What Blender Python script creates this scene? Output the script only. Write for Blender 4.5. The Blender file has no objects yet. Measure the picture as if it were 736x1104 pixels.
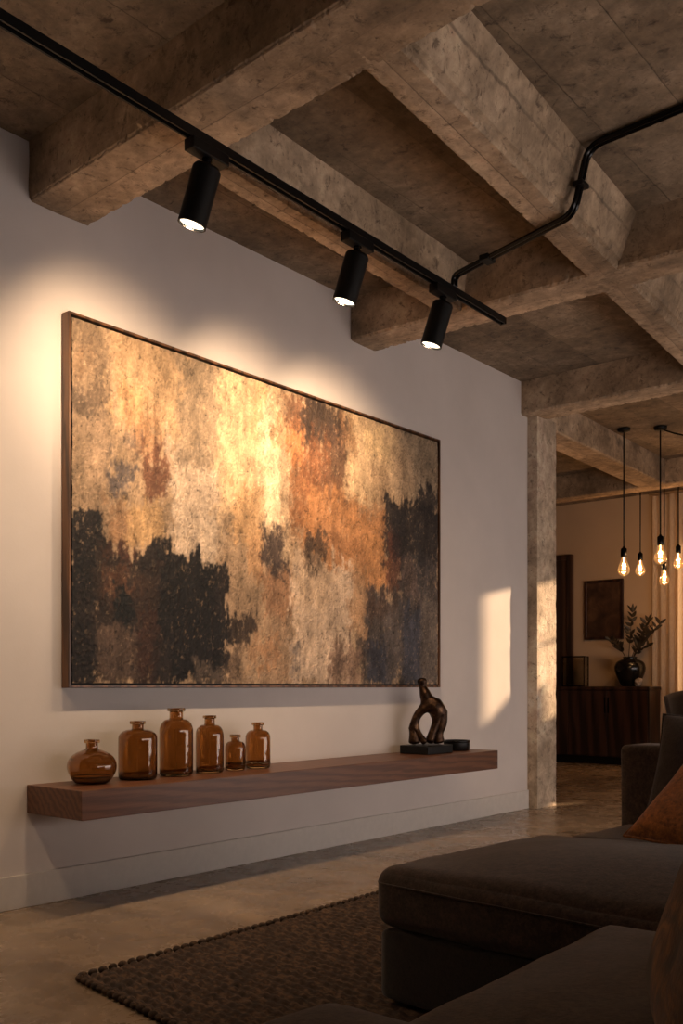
import bpy, bmesh, math, random
import numpy as np
from math import sin, cos, pi, radians, sqrt, atan2
from mathutils import Vector, Matrix, noise

random.seed(7)
SC = bpy.context.scene
COL = SC.collection

# ------------------------------------------------------------------ helpers
def lin(c):
    return tuple(((v / 255) / 12.92 if v / 255 <= .04045 else ((v / 255 + .055) / 1.055) ** 2.4) for v in c)

def tag(o, label=None, cat=None, group=None, kind=None):
    if label: o['label'] = label
    if cat: o['category'] = cat
    if group: o['group'] = group
    if kind: o['kind'] = kind
    return o

def thing(name, label, cat, loc=(0, 0, 0), rz=0, group=None):
    o = bpy.data.objects.new(name, None)
    COL.objects.link(o)
    o.empty_display_size = .1
    o.location = loc
    o.rotation_euler = (0, 0, rz)
    return tag(o, label, cat, group)

def link(name, me, m=None, parent=None, smooth=False):
    o = bpy.data.objects.new(name, me)
    COL.objects.link(o)
    if m is not None:
        me.materials.clear()
        me.materials.append(m)
    if parent is not None:
        o.parent = parent
    if smooth:
        me.polygons.foreach_set('use_smooth', [True] * len(me.polygons))
    return o

def obj(name, bm, m=None, parent=None, smooth=False, loc=None, rot=None):
    me = bpy.data.meshes.new(name)
    bm.normal_update()
    bm.to_mesh(me)
    bm.free()
    o = link(name, me, m, parent, smooth)
    if loc is not None: o.location = loc
    if rot is not None: o.rotation_euler = rot
    return o

def grid_obj(name, V, F, m=None, parent=None, smooth=True):
    me = bpy.data.meshes.new(name)
    me.from_pydata(V, [], F)
    me.update()
    return link(name, me, m, parent, smooth)

def box(bm, a, b, bev=0, seg=2, mat=None):
    x0, y0, z0 = a
    x1, y1, z1 = b
    vs = [bm.verts.new(p) for p in ((x0, y0, z0), (x1, y0, z0), (x1, y1, z0), (x0, y1, z0), (x0, y0, z1), (x1, y0, z1), (x1, y1, z1), (x0, y1, z1))]
    fs = [bm.faces.new([vs[i] for i in f]) for f in ((3, 2, 1, 0), (4, 5, 6, 7), (0, 1, 5, 4), (1, 2, 6, 5), (2, 3, 7, 6), (3, 0, 4, 7))]
    if mat is not None:
        for v in vs: v.co = mat @ v.co
    if bev:
        es = list({e for f in fs for e in f.edges})
        bmesh.ops.bevel(bm, geom=es, offset=bev, segments=seg, affect='EDGES', profile=.5)
    return vs

def bx(a, b, bev=0, seg=2):
    bm = bmesh.new()
    box(bm, a, b, bev, seg)
    return bm

def lathe(bm, prof, n=32, center=(0, 0, 0), closed=False, mat=None, ribs=0, ribamp=0):
    """prof: list of (r, z). Radius 0 closes to a point."""
    rings = []
    for (r, z) in prof:
        if r <= 1e-6:
            rings.append([bm.verts.new((center[0], center[1], center[2] + z))])
        else:
            ring = []
            for k in range(n):
                t = 2 * pi * k / n
                rr = r * (1 + ribamp * cos(ribs * t)) if ribs else r
                ring.append(bm.verts.new((center[0] + rr * cos(t), center[1] + rr * sin(t), center[2] + z)))
            rings.append(ring)
    pairs = list(zip(rings[:-1], rings[1:]))
    if closed: pairs.append((rings[-1], rings[0]))
    for A, B in pairs:
        for k in range(n):
            j = (k + 1) % n
            if len(A) == 1 and len(B) == 1: continue
            if len(A) == 1: bm.faces.new((A[0], B[j], B[k]))
            elif len(B) == 1: bm.faces.new((A[k], A[j], B[0]))
            else: bm.faces.new((A[k], A[j], B[j], B[k]))
    if mat is not None:
        for r in rings:
            for v in r: v.co = mat @ v.co
    return rings

def tube(bm, pts, r, n=10, caps=True, radii=None):
    pts = [Vector(p) for p in pts]
    rings = []
    up = None
    for i, p in enumerate(pts):
        t = (pts[min(i + 1, len(pts) - 1)] - pts[max(i - 1, 0)]).normalized()
        if up is None:
            up = Vector((0, 0, 1)) if abs(t.z) < .9 else Vector((1, 0, 0))
        up = (up - t * up.dot(t)).normalized()
        s = t.cross(up)
        rr = radii[i] if radii else r
        rings.append([bm.verts.new(p + (up * cos(2 * pi * k / n) + s * sin(2 * pi * k / n)) * rr) for k in range(n)])
    for A, B in zip(rings[:-1], rings[1:]):
        for k in range(n):
            j = (k + 1) % n
            bm.faces.new((A[k], A[j], B[j], B[k]))
    if caps:
        bm.faces.new(rings[0][::-1])
        bm.faces.new(rings[-1])
    bmesh.ops.recalc_face_normals(bm, faces=bm.faces)
    return rings

def bend_path(pts, rad, seg=6):
    """round the corners of a polyline"""
    P = [Vector(p) for p in pts]
    out = [P[0]]
    for a, b, c in zip(P[:-2], P[1:-1], P[2:]):
        d0 = (a - b).normalized()
        d1 = (c - b).normalized()
        rr = min(rad, .6 * (a - b).length, .6 * (c - b).length)
        s, e = b + d0 * rr, b + d1 * rr
        for k in range(seg + 1):
            t = k / seg
            out.append(s * (1 - t) ** 2 + b * 2 * t * (1 - t) + e * t * t)
    out.append(P[-1])
    return out

def soft_box(size, r, crown=(0, 0), seg=28, wr=0.0, seed=0, sag=0, side=0):
    """rounded upholstery block sitting on z = 0; crown lifts the middle of the top, side bulges the walls"""
    w, d, h = size
    bm = bmesh.new()
    bmesh.ops.create_cube(bm, size=2)
    bmesh.ops.subdivide_edges(bm, edges=bm.edges[:], cuts=seg, use_grid_fill=True)
    hw, hd, hh = w / 2, d / 2, h / 2
    def warp(t):  # crowd the vertices to the edges
        return math.copysign(1 - (1 - abs(t)) ** 1.6, t) if abs(t) < 1 else t
    for v in bm.verts:
        a = [warp(c) for c in v.co]
        p = Vector((a[0] * hw, a[1] * hd, a[2] * hh))
        inner = Vector((max(-hw + r, min(hw - r, p.x)), max(-hd + r, min(hd - r, p.y)), max(-hh + r, min(hh - r, p.z))))
        q = p - inner
        if q.length > 1e-9:
            p = inner + q.normalized() * r
        fx, fy, fz = 1 - a[0] ** 2, 1 - a[1] ** 2, 1 - a[2] ** 2
        top = max(0, p.z / hh)
        p.z += crown[0] * max(fx, 0) * max(fy, 0) * max(0, min(1, top)) ** 2
        p.x += side * fy * fz * (p.x / hw)
        p.y += side * fx * fz * (p.y / hd)
        if wr:
            nz = noise.noise(Vector((p.x * 3 + seed, p.y * 3, p.z * 3))) + .5 * noise.noise(Vector((p.x * 8 + seed, p.y * 8, p.z * 8)))
            p += Vector((a[0] * .5, a[1] * .5, a[2])) * nz * wr
        p.z += hh
        v.co = p
    return bm

def pillow_bm(w, h, t, n=30, seed=0, wr=.006):
    """square scatter cushion in the local XZ plane, centre at the origin"""
    bm = bmesh.new()
    grid = {}
    for s in (1, -1):
        for i in range(n + 1):
            for j in range(n + 1):
                x, y = 2 * i / n - 1, 2 * j / n - 1
                edge = i in (0, n) or j in (0, n)
                if edge and s == -1:
                    grid[s, i, j] = grid[1, i, j]
                    continue
                f = max(0, (1 - x ** 4)) ** .55 * max(0, (1 - y ** 4)) ** .55
                px = x * (1 - .07 * (1 - y * y) * abs(x) ** 3)
                py = y * (1 - .07 * (1 - x * x) * abs(y) ** 3)
                q = Vector((px * w / 2, 0, py * h / 2))
                nz = noise.noise(Vector((q.x * 6 + seed, q.z * 6, s * 3))) + .6 * noise.noise(Vector((q.x * 14 + seed, q.z * 14, s * 5)))
                q.y = -s * (t / 2 * f + (nz * wr * f))
                grid[s, i, j] = bm.verts.new(q)
        for i in range(n):
            for j in range(n):
                f = (grid[s, i, j], grid[s, i + 1, j], grid[s, i + 1, j + 1], grid[s, i, j + 1])
                bm.faces.new(f if s == 1 else f[::-1])
    return bm

def pillow_edge(w, h, n=30):
    pts = []
    def m(x, y):
        return Vector((x * (1 - .07 * (1 - y * y) * abs(x) ** 3) * w / 2, 0, y * (1 - .07 * (1 - x * x) * abs(y) ** 3) * h / 2))
    for k in range(n): pts.append(m(-1 + 2 * k / n, -1))
    for k in range(n): pts.append(m(1, -1 + 2 * k / n))
    for k in range(n): pts.append(m(1 - 2 * k / n, 1))
    for k in range(n + 1): pts.append(m(-1, 1 - 2 * k / n))
    return pts

# ------------------------------------------------------------------ materials
class NT:
    def __init__(s, name):
        s.m = bpy.data.materials.new(name)
        s.m.use_nodes = True
        s.t = s.m.node_tree
        s.t.nodes.clear()
        s.out = s.t.nodes.new('ShaderNodeOutputMaterial')
    def n(s, typ, ins=None, **props):
        nd = s.t.nodes.new(typ)
        for k, v in props.items(): setattr(nd, k, v)
        for k, v in (ins or {}).items(): s.set(nd, k, v)
        return nd
    def set(s, nd, k, v):
        sock = nd.inputs[k]
        if isinstance(v, bpy.types.NodeSocket): s.t.links.new(v, sock)
        elif isinstance(v, bpy.types.Node): s.t.links.new(v.outputs[0], sock)
        else:
            if isinstance(v, (tuple, list)) and len(v) == 3 and sock.type == 'RGBA': v = (*v, 1)
            sock.default_value = v
    def coords(s, scale=(1, 1, 1), kind='Object', rot=(0, 0, 0)):
        c = s.n('ShaderNodeTexCoord')
        return s.n('ShaderNodeMapping', {'Vector': c.outputs[kind], 'Scale': scale, 'Rotation': rot})
    def noise(s, vec, scale, detail=4, rough=.55, dist=0):
        return s.n('ShaderNodeTexNoise', {'Vector': vec, 'Scale': scale, 'Detail': detail, 'Roughness': rough, 'Distortion': dist})
    def ramp(s, fac, stops):
        r = s.n('ShaderNodeValToRGB', {'Fac': fac})
        e = r.color_ramp.elements
        while len(e) < len(stops): e.new(.5)
        for el, (p, c) in zip(e, stops):
            el.position = p
            el.color = (*c, 1) if len(c) == 3 else c
        return r.outputs[0]
    def mix(s, fac, a, b, mode='MIX'):
        n = s.n('ShaderNodeMix', data_type='RGBA', blend_type=mode)
        for i, v in ((0, fac), (6, a), (7, b)):
            sock = n.inputs[i]
            if isinstance(v, bpy.types.NodeSocket): s.t.links.new(v, sock)
            elif isinstance(v, bpy.types.Node): s.t.links.new(v.outputs[0], sock)
            else: sock.default_value = (*v, 1) if isinstance(v, tuple) and len(v) == 3 else v
        return n.outputs[2]
    def math(s, op, a, b=0.0, c=None):
        n = s.n('ShaderNodeMath', operation=op)
        s.set(n, 0, a); s.set(n, 1, b)
        if c is not None: s.set(n, 2, c)
        return n.outputs[0]
    def bump(s, height, strength=.3, dist=.01, normal=None):
        b = s.n('ShaderNodeBump', {'Height': height, 'Strength': strength, 'Distance': dist})
        if normal is not None: s.set(b, 'Normal', normal)
        return b.outputs[0]
    def bsdf(s, **k):
        ins = {kk.replace('_', ' '): v for kk, v in k.items()}
        b = s.n('ShaderNodeBsdfPrincipled', ins)
        s.t.links.new(b.outputs[0], s.out.inputs[0])
        return s.m

def g(v): return (v, v, v)

def plain(name, rgb, rough=.5, metal=0.0, noise_amt=.08, scale=30, bump=.05, **k):
    t = NT(name)
    c = t.coords()
    nz = t.noise(c, scale, 3)
    a = lin(rgb)
    col = t.ramp(nz.outputs[0], [(.3, tuple(v * (1 - noise_amt * 2) for v in a)), (.7, tuple(v * (1 + noise_amt * 2) for v in a))])
    return t.bsdf(Base_Color=col, Roughness=rough, Metallic=metal, Normal=t.bump(nz.outputs[0], bump, .002), **k)

def concrete(name, boards=(0, 1), board=.16, tint=(1, 1, 1), seed=0, dark=1.0):
    """board-marked cast concrete; boards = local axes (across boards, along boards)"""
    t = NT(name)
    tc = t.n('ShaderNodeTexCoord')
    mp = t.n('ShaderNodeMapping', {'Vector': tc.outputs['Object'], 'Location': (seed * 3.1, seed * 1.7, seed)})
    big = t.noise(mp, 1.3, 5, .6, .6)
    mid = t.noise(mp, 6, 6, .65, .4)
    fine = t.noise(mp, 45, 5, .6)
    veins = t.noise(mp, 15, 9, .75, .6)
    mot = t.noise(mp, 17, 6, .7, .3)
    pits = t.n('ShaderNodeTexVoronoi', {'Vector': mp, 'Scale': 26, 'Randomness': 1})
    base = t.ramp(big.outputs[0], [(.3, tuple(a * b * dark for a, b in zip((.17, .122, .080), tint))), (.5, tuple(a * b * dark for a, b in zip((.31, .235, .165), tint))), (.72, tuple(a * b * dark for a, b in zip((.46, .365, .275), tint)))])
    col = t.mix(.75, base, t.ramp(mid.outputs[0], [(.3, g(.32)), (.5, g(.52)), (.7, g(.78))]), 'OVERLAY')
    col = t.mix(.6, col, t.ramp(mot.outputs[0], [(.32, g(.30)), (.5, g(.5)), (.68, g(.72))]), 'OVERLAY')
    stain = t.ramp(veins.outputs[0], [(.34, g(1)), (.45, g(0))])
    col = t.mix(t.math('MULTIPLY', stain, .8), col, tuple(a * b * dark for a, b in zip((.075, .05, .034), tint)))
    speck = t.ramp(fine.outputs[0], [(.30, g(1)), (.4, g(0))])
    col = t.mix(t.math('MULTIPLY', speck, .5), col, (.06, .045, .034))
    pm = t.n('ShaderNodeMapping', {'Vector': mp, 'Scale': (1, 1, 1)})
    pitm = t.math('MULTIPLY', t.ramp(pits.outputs['Distance'], [(.07, g(1)), (.14, g(0))]), t.ramp(mid.outputs[0], [(.52, g(0)), (.62, g(1))]))
    col = t.mix(t.math('MULTIPLY', pitm, .7), col, (.05, .038, .03))
    # board joints
    sep = t.n('ShaderNodeSeparateXYZ', {'Vector': tc.outputs['Object']})
    wob = t.math('MULTIPLY', t.math('SUBTRACT', mid.outputs[0], .5), .012)
    u = t.math('ADD', sep.outputs[boards[0]], wob)
    fr = t.math('FRACT', t.math('MULTIPLY', u, 1 / board))
    d = t.math('MULTIPLY', t.math('MINIMUM', fr, t.math('SUBTRACT', 1.0, fr)), board)
    joint = t.ramp(t.math('MULTIPLY', d, 100), [(.10, g(1)), (.32, g(0))])
    jm = t.math('MULTIPLY', joint, t.ramp(big.outputs[0], [(.35, g(.25)), (.6, g(.85))]))
    col = t.mix(t.math('MULTIPLY', jm, .6), col, (.045, .035, .027))
    # each board slightly different
    cell = t.n('ShaderNodeTexWhiteNoise', {'W': t.math('FLOOR', t.math('MULTIPLY', u, 1 / board))}, noise_dimensions='1D')
    col = t.mix(1.0, col, t.ramp(cell.outputs[0], [(0, g(.8)), (1, g(1.16))]), 'MULTIPLY')
    # faint wood grain printed in by the boards
    gs = [3.0, 3.0, 3.0]; gs[boards[0]] = 60; gs[boards[1]] = 1.6
    gm = t.n('ShaderNodeMapping', {'Vector': tc.outputs['Object'], 'Scale': tuple(gs)})
    grain = t.noise(gm, 1, 4, .6)
    h = t.math('ADD', t.math('MULTIPLY', mid.outputs[0], .5), t.math('MULTIPLY', fine.outputs[0], .25))
    h = t.math('ADD', h, t.math('MULTIPLY', mot.outputs[0], .4))
    h = t.math('ADD', h, t.math('MULTIPLY', grain.outputs[0], .3))
    h = t.math('SUBTRACT', h, t.math('MULTIPLY', jm, .35))
    h = t.math('SUBTRACT', h, t.math('MULTIPLY', pitm, .5))
    h = t.math('SUBTRACT', h, t.math('MULTIPLY', stain, .15))
    return t.bsdf(Base_Color=col, Roughness=.88, Normal=t.bump(h, .8, .012))

def wood(name, c0, c1, c2, along=1, scale=1.0, rough=.42, coat=0.0):
    t = NT(name)
    sc = [9.0, 9.0, 9.0]; sc[along] = .8
    c = t.coords(tuple(v * scale for v in sc))
    warp = t.noise(c, .9, 4, .55, .8)
    fib = t.noise(t.coords(tuple(v * scale * (3 if i == along else 14) for i, v in enumerate(sc))), 1, 4, .6)
    v = t.n('ShaderNodeVectorMath', {0: c, 1: warp.outputs['Color']}, operation='ADD')
    rings = t.n('ShaderNodeTexWave', {'Vector': v.outputs[0], 'Scale': .55, 'Distortion': 5.5, 'Detail': 3, 'Detail Scale': .8}, bands_direction='DIAGONAL')
    col = t.ramp(rings.outputs['Fac'], [(.05, lin(c0)), (.45, lin(c1)), (.9, lin(c2))])
    col = t.mix(.5, col, t.ramp(fib.outputs[0], [(.32, g(.35)), (.6, g(.62))]), 'OVERLAY')
    return t.bsdf(Base_Color=col, Roughness=rough, Normal=t.bump(fib.outputs[0], .15, .001), Coat_Weight=coat, Coat_Roughness=.3)

def fabric(name, rgb, var=.25, scale=1.0, sheen=.25, weave=420):
    t = NT(name)
    c = t.coords()
    a = lin(rgb)
    mot = t.noise(c, 34 * scale, 6, .7)
    big = t.noise(c, 4 * scale, 3)
    col = t.ramp(mot.outputs[0], [(.3, tuple(v * (1 - var) for v in a)), (.7, tuple(v * (1 + var) for v in a))])
    col = t.mix(.35, col, t.ramp(big.outputs[0], [(.35, g(.4)), (.65, g(.6))]), 'OVERLAY')
    fl = t.noise(c, 120 * scale, 4, .75)
    col = t.mix(.7, col, t.ramp(fl.outputs[0], [(.32, g(.2)), (.68, g(.8))]), 'OVERLAY')
    fk = t.noise(c, 75 * scale, 5, .8, .3)
    col = t.mix(1.0, col, t.ramp(fk.outputs[0], [(.36, g(.45)), (.5, g(.95)), (.62, g(1.0))]), 'MULTIPLY')
    h = t.math('ADD', t.math('MULTIPLY', fl.outputs[0], .5), mot.outputs[0])
    return t.bsdf(Base_Color=col, Roughness=.95, Normal=t.bump(h, .5, .004), Sheen_Weight=sheen, Sheen_Roughness=.6, Specular_IOR_Level=.2)

def emit(name, rgb, strength):
    t = NT(name)
    e = t.n('ShaderNodeEmission', {'Color': (*rgb, 1), 'Strength': strength})
    t.t.links.new(e.outputs[0], t.out.inputs[0])
    return t.m

# ------------------------------------------------------------------ light levels
WINDOW_L = 4.8
SPOT_W, SPOT_C, SPOT_A, SPOT_B = 86, (1, .70, .43), 66, 1.0
SPILL_W = 60
BULB_W = 9
SUN_W = 14
EXPOSURE = 0.0

# ------------------------------------------------------------------ material set
def wall_mat(name, rgb):
    t = NT(name)
    c = t.coords()
    n1 = t.noise(c, 1.6, 4)
    n2 = t.noise(c, 70, 4)
    a = lin(rgb)
    col = t.ramp(n1.outputs[0], [(.35, tuple(v * .95 for v in a)), (.65, tuple(v * 1.04 for v in a))])
    h = t.math('ADD', t.math('MULTIPLY', n1.outputs[0], 1.5), t.math('MULTIPLY', n2.outputs[0], .25))
    return t.bsdf(Base_Color=col, Roughness=.85, Normal=t.bump(h, .25, .006))

M = {}
M['plaster'] = wall_mat('wall plaster', (206, 196, 190))
M['plaster_warm'] = wall_mat('back room plaster', (196, 170, 142))
M['skirting'] = plain('skirting paint', (200, 192, 184), .6, noise_amt=.02)
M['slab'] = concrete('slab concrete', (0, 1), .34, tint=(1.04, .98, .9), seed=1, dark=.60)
M['pillar'] = concrete('pillar concrete', (1, 2), .32, tint=(1.3, 1.33, 1.38), seed=8, dark=1.3)
M['black'] = plain('black powder coat', (9, 8, 8), .5, noise_amt=.02, bump=.02, Specular_IOR_Level=.25)
M['black_gloss'] = plain('black metal', (17, 16, 16), .25, .6, noise_amt=.02, bump=.02)
M['walnut'] = wood('walnut', (82, 50, 34), (93, 58, 40), (104, 67, 46), 1, 2.6, .42)
M['dark_wood'] = wood('dark stained wood', (30, 17, 12), (48, 28, 20), (62, 38, 27), 2, .8, .4)
M['door_wood'] = wood('door wood', (42, 26, 18), (62, 40, 28), (76, 50, 35), 2, .6, .5)
M['frame_wood'] = wood('frame wood', (62, 40, 26), (88, 58, 38), (106, 72, 48), 2, 1.5, .4)
M['frame_black'] = plain('shadow gap black', (14, 11, 10), .7)
M['sofa'] = fabric('sofa fabric', (72, 56, 47), .5)
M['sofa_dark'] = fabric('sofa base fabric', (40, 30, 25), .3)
M['pillow_grey'] = fabric('charcoal cushion fabric', (52, 44, 42), .3)
M['tan'] = fabric('tan velvet', (172, 104, 44), .28, .6, .35, 900)
M['tan_dark'] = fabric('ochre velvet', (140, 92, 46), .8, .45, .3, 900)
def blotch():
    t = NT('mottled ochre velvet')
    c = t.coords()
    a = t.noise(c, 11, 5, .62, .8); b = t.noise(c, 90, 3, .7)
    col = t.ramp(a.outputs[0], [(.36, lin((44, 28, 18))), (.5, lin((98, 60, 28))), (.66, lin((165, 112, 54)))])
    col = t.mix(.5, col, t.ramp(b.outputs[0], [(.32, g(.3)), (.68, g(.7))]), 'OVERLAY')
    return t.bsdf(Base_Color=col, Roughness=.9, Normal=t.bump(b.outputs[0], .4, .004), Sheen_Weight=.3, Specular_IOR_Level=.2)
M['tan_dark'] = blotch()

def floor_mat():
    t = NT('polished floor')
    c = t.coords()
    big = t.noise(c, .9, 5, .6, .7)
    mid = t.noise(c, 5, 7, .68, .5)
    fine = t.noise(c, 55, 4, .6)
    col = t.ramp(big.outputs[0], [(.3, lin((104, 88, 72))), (.5, lin((140, 121, 102))), (.72, lin((172, 150, 127)))])
    col = t.mix(.6, col, t.ramp(mid.outputs[0], [(.3, g(.42)), (.5, g(.5)), (.7, g(.58))]), 'OVERLAY')
    stk = t.noise(t.coords((.55, 3.2, 1), rot=(0, 0, .12)), 1.4, 5, .6, .4)
    col = t.mix(.5, col, t.ramp(stk.outputs[0], [(.35, g(.4)), (.65, g(.62))]), 'OVERLAY')
    sp = t.ramp(fine.outputs[0], [(.28, g(1)), (.38, g(0))])
    col = t.mix(t.math('MULTIPLY', sp, .3), col, lin((70, 58, 48)))
    rough = t.ramp(mid.outputs[0], [(.3, g(.18)), (.7, g(.36))])
    h = t.math('ADD', t.math('MULTIPLY', mid.outputs[0], .6), t.math('MULTIPLY', fine.outputs[0], .2))
    return t.bsdf(Base_Color=col, Roughness=rough, Normal=t.bump(h, .06, .005))
M['floor'] = floor_mat()

def bronze():
    t = NT('patinated bronze')
    c = t.coords()
    a = t.noise(c, 22, 5, .65)
    b = t.noise(c, 70, 3)
    col = t.ramp(a.outputs[0], [(.35, lin((30, 20, 15))), (.55, lin((66, 46, 33))), (.75, lin((118, 88, 62)))])
    return t.bsdf(Base_Color=col, Metallic=.85, Roughness=.36, Normal=t.bump(t.math('ADD', a.outputs[0], t.math('MULTIPLY', b.outputs[0], .3)), .5, .008))
M['bronze'] = bronze()

def amber():
    t = NT('amber glass')
    b = t.n('ShaderNodeBsdfPrincipled', {'Base Color': (.56, .34, .155, 1), 'Roughness': .03, 'IOR': 1.48, 'Transmission Weight': 1.0})
    c = t.coords()
    n = t.noise(c, 9, 2)
    t.set(b, 'Normal', t.bump(n.outputs[0], .12, .01))
    v = t.n('ShaderNodeVolumeAbsorption', {'Color': (.72, .30, .07, 1), 'Density': 26})
    t.t.links.new(b.outputs[0], t.out.inputs[0])
    t.t.nodes.remove(v)
    return t.m
M['amber'] = amber()

def thin_glass(name, tint=(1, 1, 1), gloss=.12):
    t = NT(name)
    tr = t.n('ShaderNodeBsdfTransparent', {'Color': (*tint, 1)})
    gl = t.n('ShaderNodeBsdfGlossy', {'Roughness': .03})
    f = t.n('ShaderNodeFresnel', {'IOR': 1.45})
    m = t.n('ShaderNodeMixShader', {0: t.math('ADD', t.math('MULTIPLY', f, .6), gloss * .1)})
    t.t.links.new(tr.outputs[0], m.inputs[1]); t.t.links.new(gl.outputs[0], m.inputs[2])
    t.t.links.new(m.outputs[0], t.out.inputs[0])
    return t.m
M['bulb'] = thin_glass('bulb glass', (1, .82, .55), .5)
_t = M['bulb'].node_tree                          # the amber glass of a lit bulb glows a little
_e = _t.nodes.new('ShaderNodeEmission'); _e.inputs[0].default_value = (1, .50, .18, 1); _e.inputs[1].default_value = .16
_a = _t.nodes.new('ShaderNodeAddShader'); _o = [n for n in _t.nodes if n.type == 'OUTPUT_MATERIAL'][0]
_l = _o.inputs[0].links[0].from_socket
_t.links.new(_l, _a.inputs[0]); _t.links.new(_e.outputs[0], _a.inputs[1]); _t.links.new(_a.outputs[0], _o.inputs[0])
M['pane'] = thin_glass('window glass', (.96, .97, .96))
M['clear'] = thin_glass('clear glass', (.9, .88, .84), .5)
M['filament'] = emit('glowing filament', (1, .62, .28), 26)
M['lens'] = emit('spot lens', (1, .84, .62), 3.5)
M['sky_pane'] = emit('dusk daylight in window', (1, .87, .80), WINDOW_L)

def curtain_mat():
    t = NT('sheer curtain')
    c = t.coords((1, 1, .12))
    n = t.noise(c, 160, 2)
    col = t.ramp(n.outputs[0], [(.3, lin((205, 180, 152))), (.7, lin((222, 200, 174)))])
    d = t.n('ShaderNodeBsdfDiffuse', {'Color': col})
    r = t.n('ShaderNodeBsdfTranslucent', {'Color': col})
    m = t.n('ShaderNodeMixShader', {0: .22})
    t.t.links.new(d.outputs[0], m.inputs[1]); t.t.links.new(r.outputs[0], m.inputs[2])
    t.t.links.new(m.outputs[0], t.out.inputs[0])
    return t.m
M['curtain'] = curtain_mat()

# ------------------------------------------------------------------ camera
CAM = (3.904, 0.0, 1.0)
cam = bpy.data.cameras.new('camera')
co = bpy.data.objects.new('camera', cam)
COL.objects.link(co)
co.location = CAM
co.rotation_euler = (pi / 2, 0, radians(39.816))
cam.sensor_fit = 'HORIZONTAL'
cam.sensor_width = 36
cam.lens = 36 * 1040 / 736
cam.shift_y = (740 - 552) / 736
cam.clip_start = .02
SC.camera = co

# ------------------------------------------------------------------ the setting
H = 3.48            # underside of the slab
SOF = 3.21          # underside of the beams
YW, YB, XR, XL, YF = 7.07, 12.1, 5.4, -4.0, -3.0

def struct(name, bm, m, label=None, cat=None, smooth=False, loc=None, rot=None):
    return tag(obj(name, bm, m, None, smooth, loc, rot), label, cat, None, 'structure')

struct('floor', bx((XL - .2, YF - .2, -.2), (XR + .2, YB + .2, 0)), M['floor'], 'polished grey brown concrete floor', 'floor')
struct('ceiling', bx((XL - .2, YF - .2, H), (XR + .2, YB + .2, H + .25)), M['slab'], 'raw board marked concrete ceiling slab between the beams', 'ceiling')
struct('wall_left', bx((-.2, YF, 0), (0, YW, H)), M['plaster'], 'pale plaster wall behind the painting', 'wall')
struct('wall_side', bx((XL - .2, YF - .2, 0), (XL, YB + .2, H)), M['plaster_warm'])
struct('wall_front', bx((XL, YF - .2, 0), (XR, YF, H)), plain('dark brown wall paint', (62, 50, 42), .8))  # dark colour made up for this unseen wall, keeps beam faces dim
bm = bmesh.new()                                    # right wall with a long window
box(bm, (XR, YF, 0), (XR + .2, 1.6, H)); box(bm, (XR, 9.6, 0), (XR + .2, YB, H))
box(bm, (XR, 1.6, 0), (XR + .2, 9.6, .12)); box(bm, (XR, 1.6, 1.45), (XR + .2, 9.6, H))
struct('wall_right', bm, M['plaster'])
WX0, WX1, WZ0, WZ1 = -.62, 1.83, .86, 2.85            # opening in the back wall
bm = bmesh.new()
box(bm, (XL, YB, 0), (WX0, YB + .2, H)); box(bm, (WX1, YB, 0), (XR + .2, YB + .2, H))
box(bm, (WX0, YB, 0), (WX1, YB + .2, WZ0)); box(bm, (WX0, YB, WZ1), (WX1, YB + .2, H))
struct('wall_back', bm, M['plaster_warm'], 'warm beige plaster wall of the dining area', 'wall')
struct('baseboard_left', bx((0, YF, 0), (.016, YW - .005, .15), .003), M['skirting'], 'tall painted baseboard under the floating shelf', 'baseboard')

# back window: frame, bars, glass
w1 = thing('window_1', 'tall window behind the sheer curtain at the back', 'window', (0, YB + .1, 0)); tag(w1, kind='structure')
bm = bmesh.new()
for a, b in (((WX0, -.03, WZ0 - .0), (WX0 + .05, .03, WZ1)), ((.6, -.03, WZ0), (.65, .03, WZ1)), ((1.40, -.03, WZ0), (1.45, .03, WZ1)), ((WX1 - .01, -.03, WZ0), (WX1, .03, WZ1)),
             ((WX0, -.03, WZ1 - .03), (WX1, .03, WZ1)), ((1.44, -.03, .955), (WX1, .03, 1.67)), ((1.44, -.012, 2.305), (1.68, .012, 2.325))):
    box(bm, a, b)
obj('window_frame', bm, M['black'], w1)
obj('window_pane', bx((WX0 + .05, -.004, WZ0), (WX1 - .01, .004, WZ1)), M['pane'], w1)
# added unseen blocker, sloped on top: cuts the slanted foot of the sun patch
bm = bmesh.new()
pr = [(1.765, 0), (1.955, 0), (1.955, 1.82), (1.765, 2.06)]
A = [bm.verts.new((x, YB + .45, z)) for x, z in pr]
B = [bm.verts.new((x, YB + .53, z)) for x, z in pr]
bm.faces.new(A); bm.faces.new(B[::-1])
for k in range(4): bm.faces.new((A[k], B[k], B[(k + 1) % 4], A[(k + 1) % 4]))
bmesh.ops.recalc_face_normals(bm, faces=bm.faces)
struct('sun_blocker', bm, M['plaster'])

# right window (out of the frame): gives the room its daylight
w2 = thing('window_2', 'long side window with dusk light', 'window', (XR + .1, 5.6, 0)); tag(w2, kind='structure')
bm = bmesh.new()
for y in (-4.0, -2.0, 0, 2.0, 3.95): box(bm, (-.04, y, .12), (.03, y + .05, 1.45))
box(bm, (-.04, -4.0, .12), (.03, 4.0, .17)); box(bm, (-.04, -4.0, 1.40), (.03, 4.0, 1.45))
obj('window_frame', bm, M['black'], w2)
obj('window_pane', bx((.0, -4.0, .12), (.02, 4.0, 1.45)), M['sky_pane'], w2)

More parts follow.
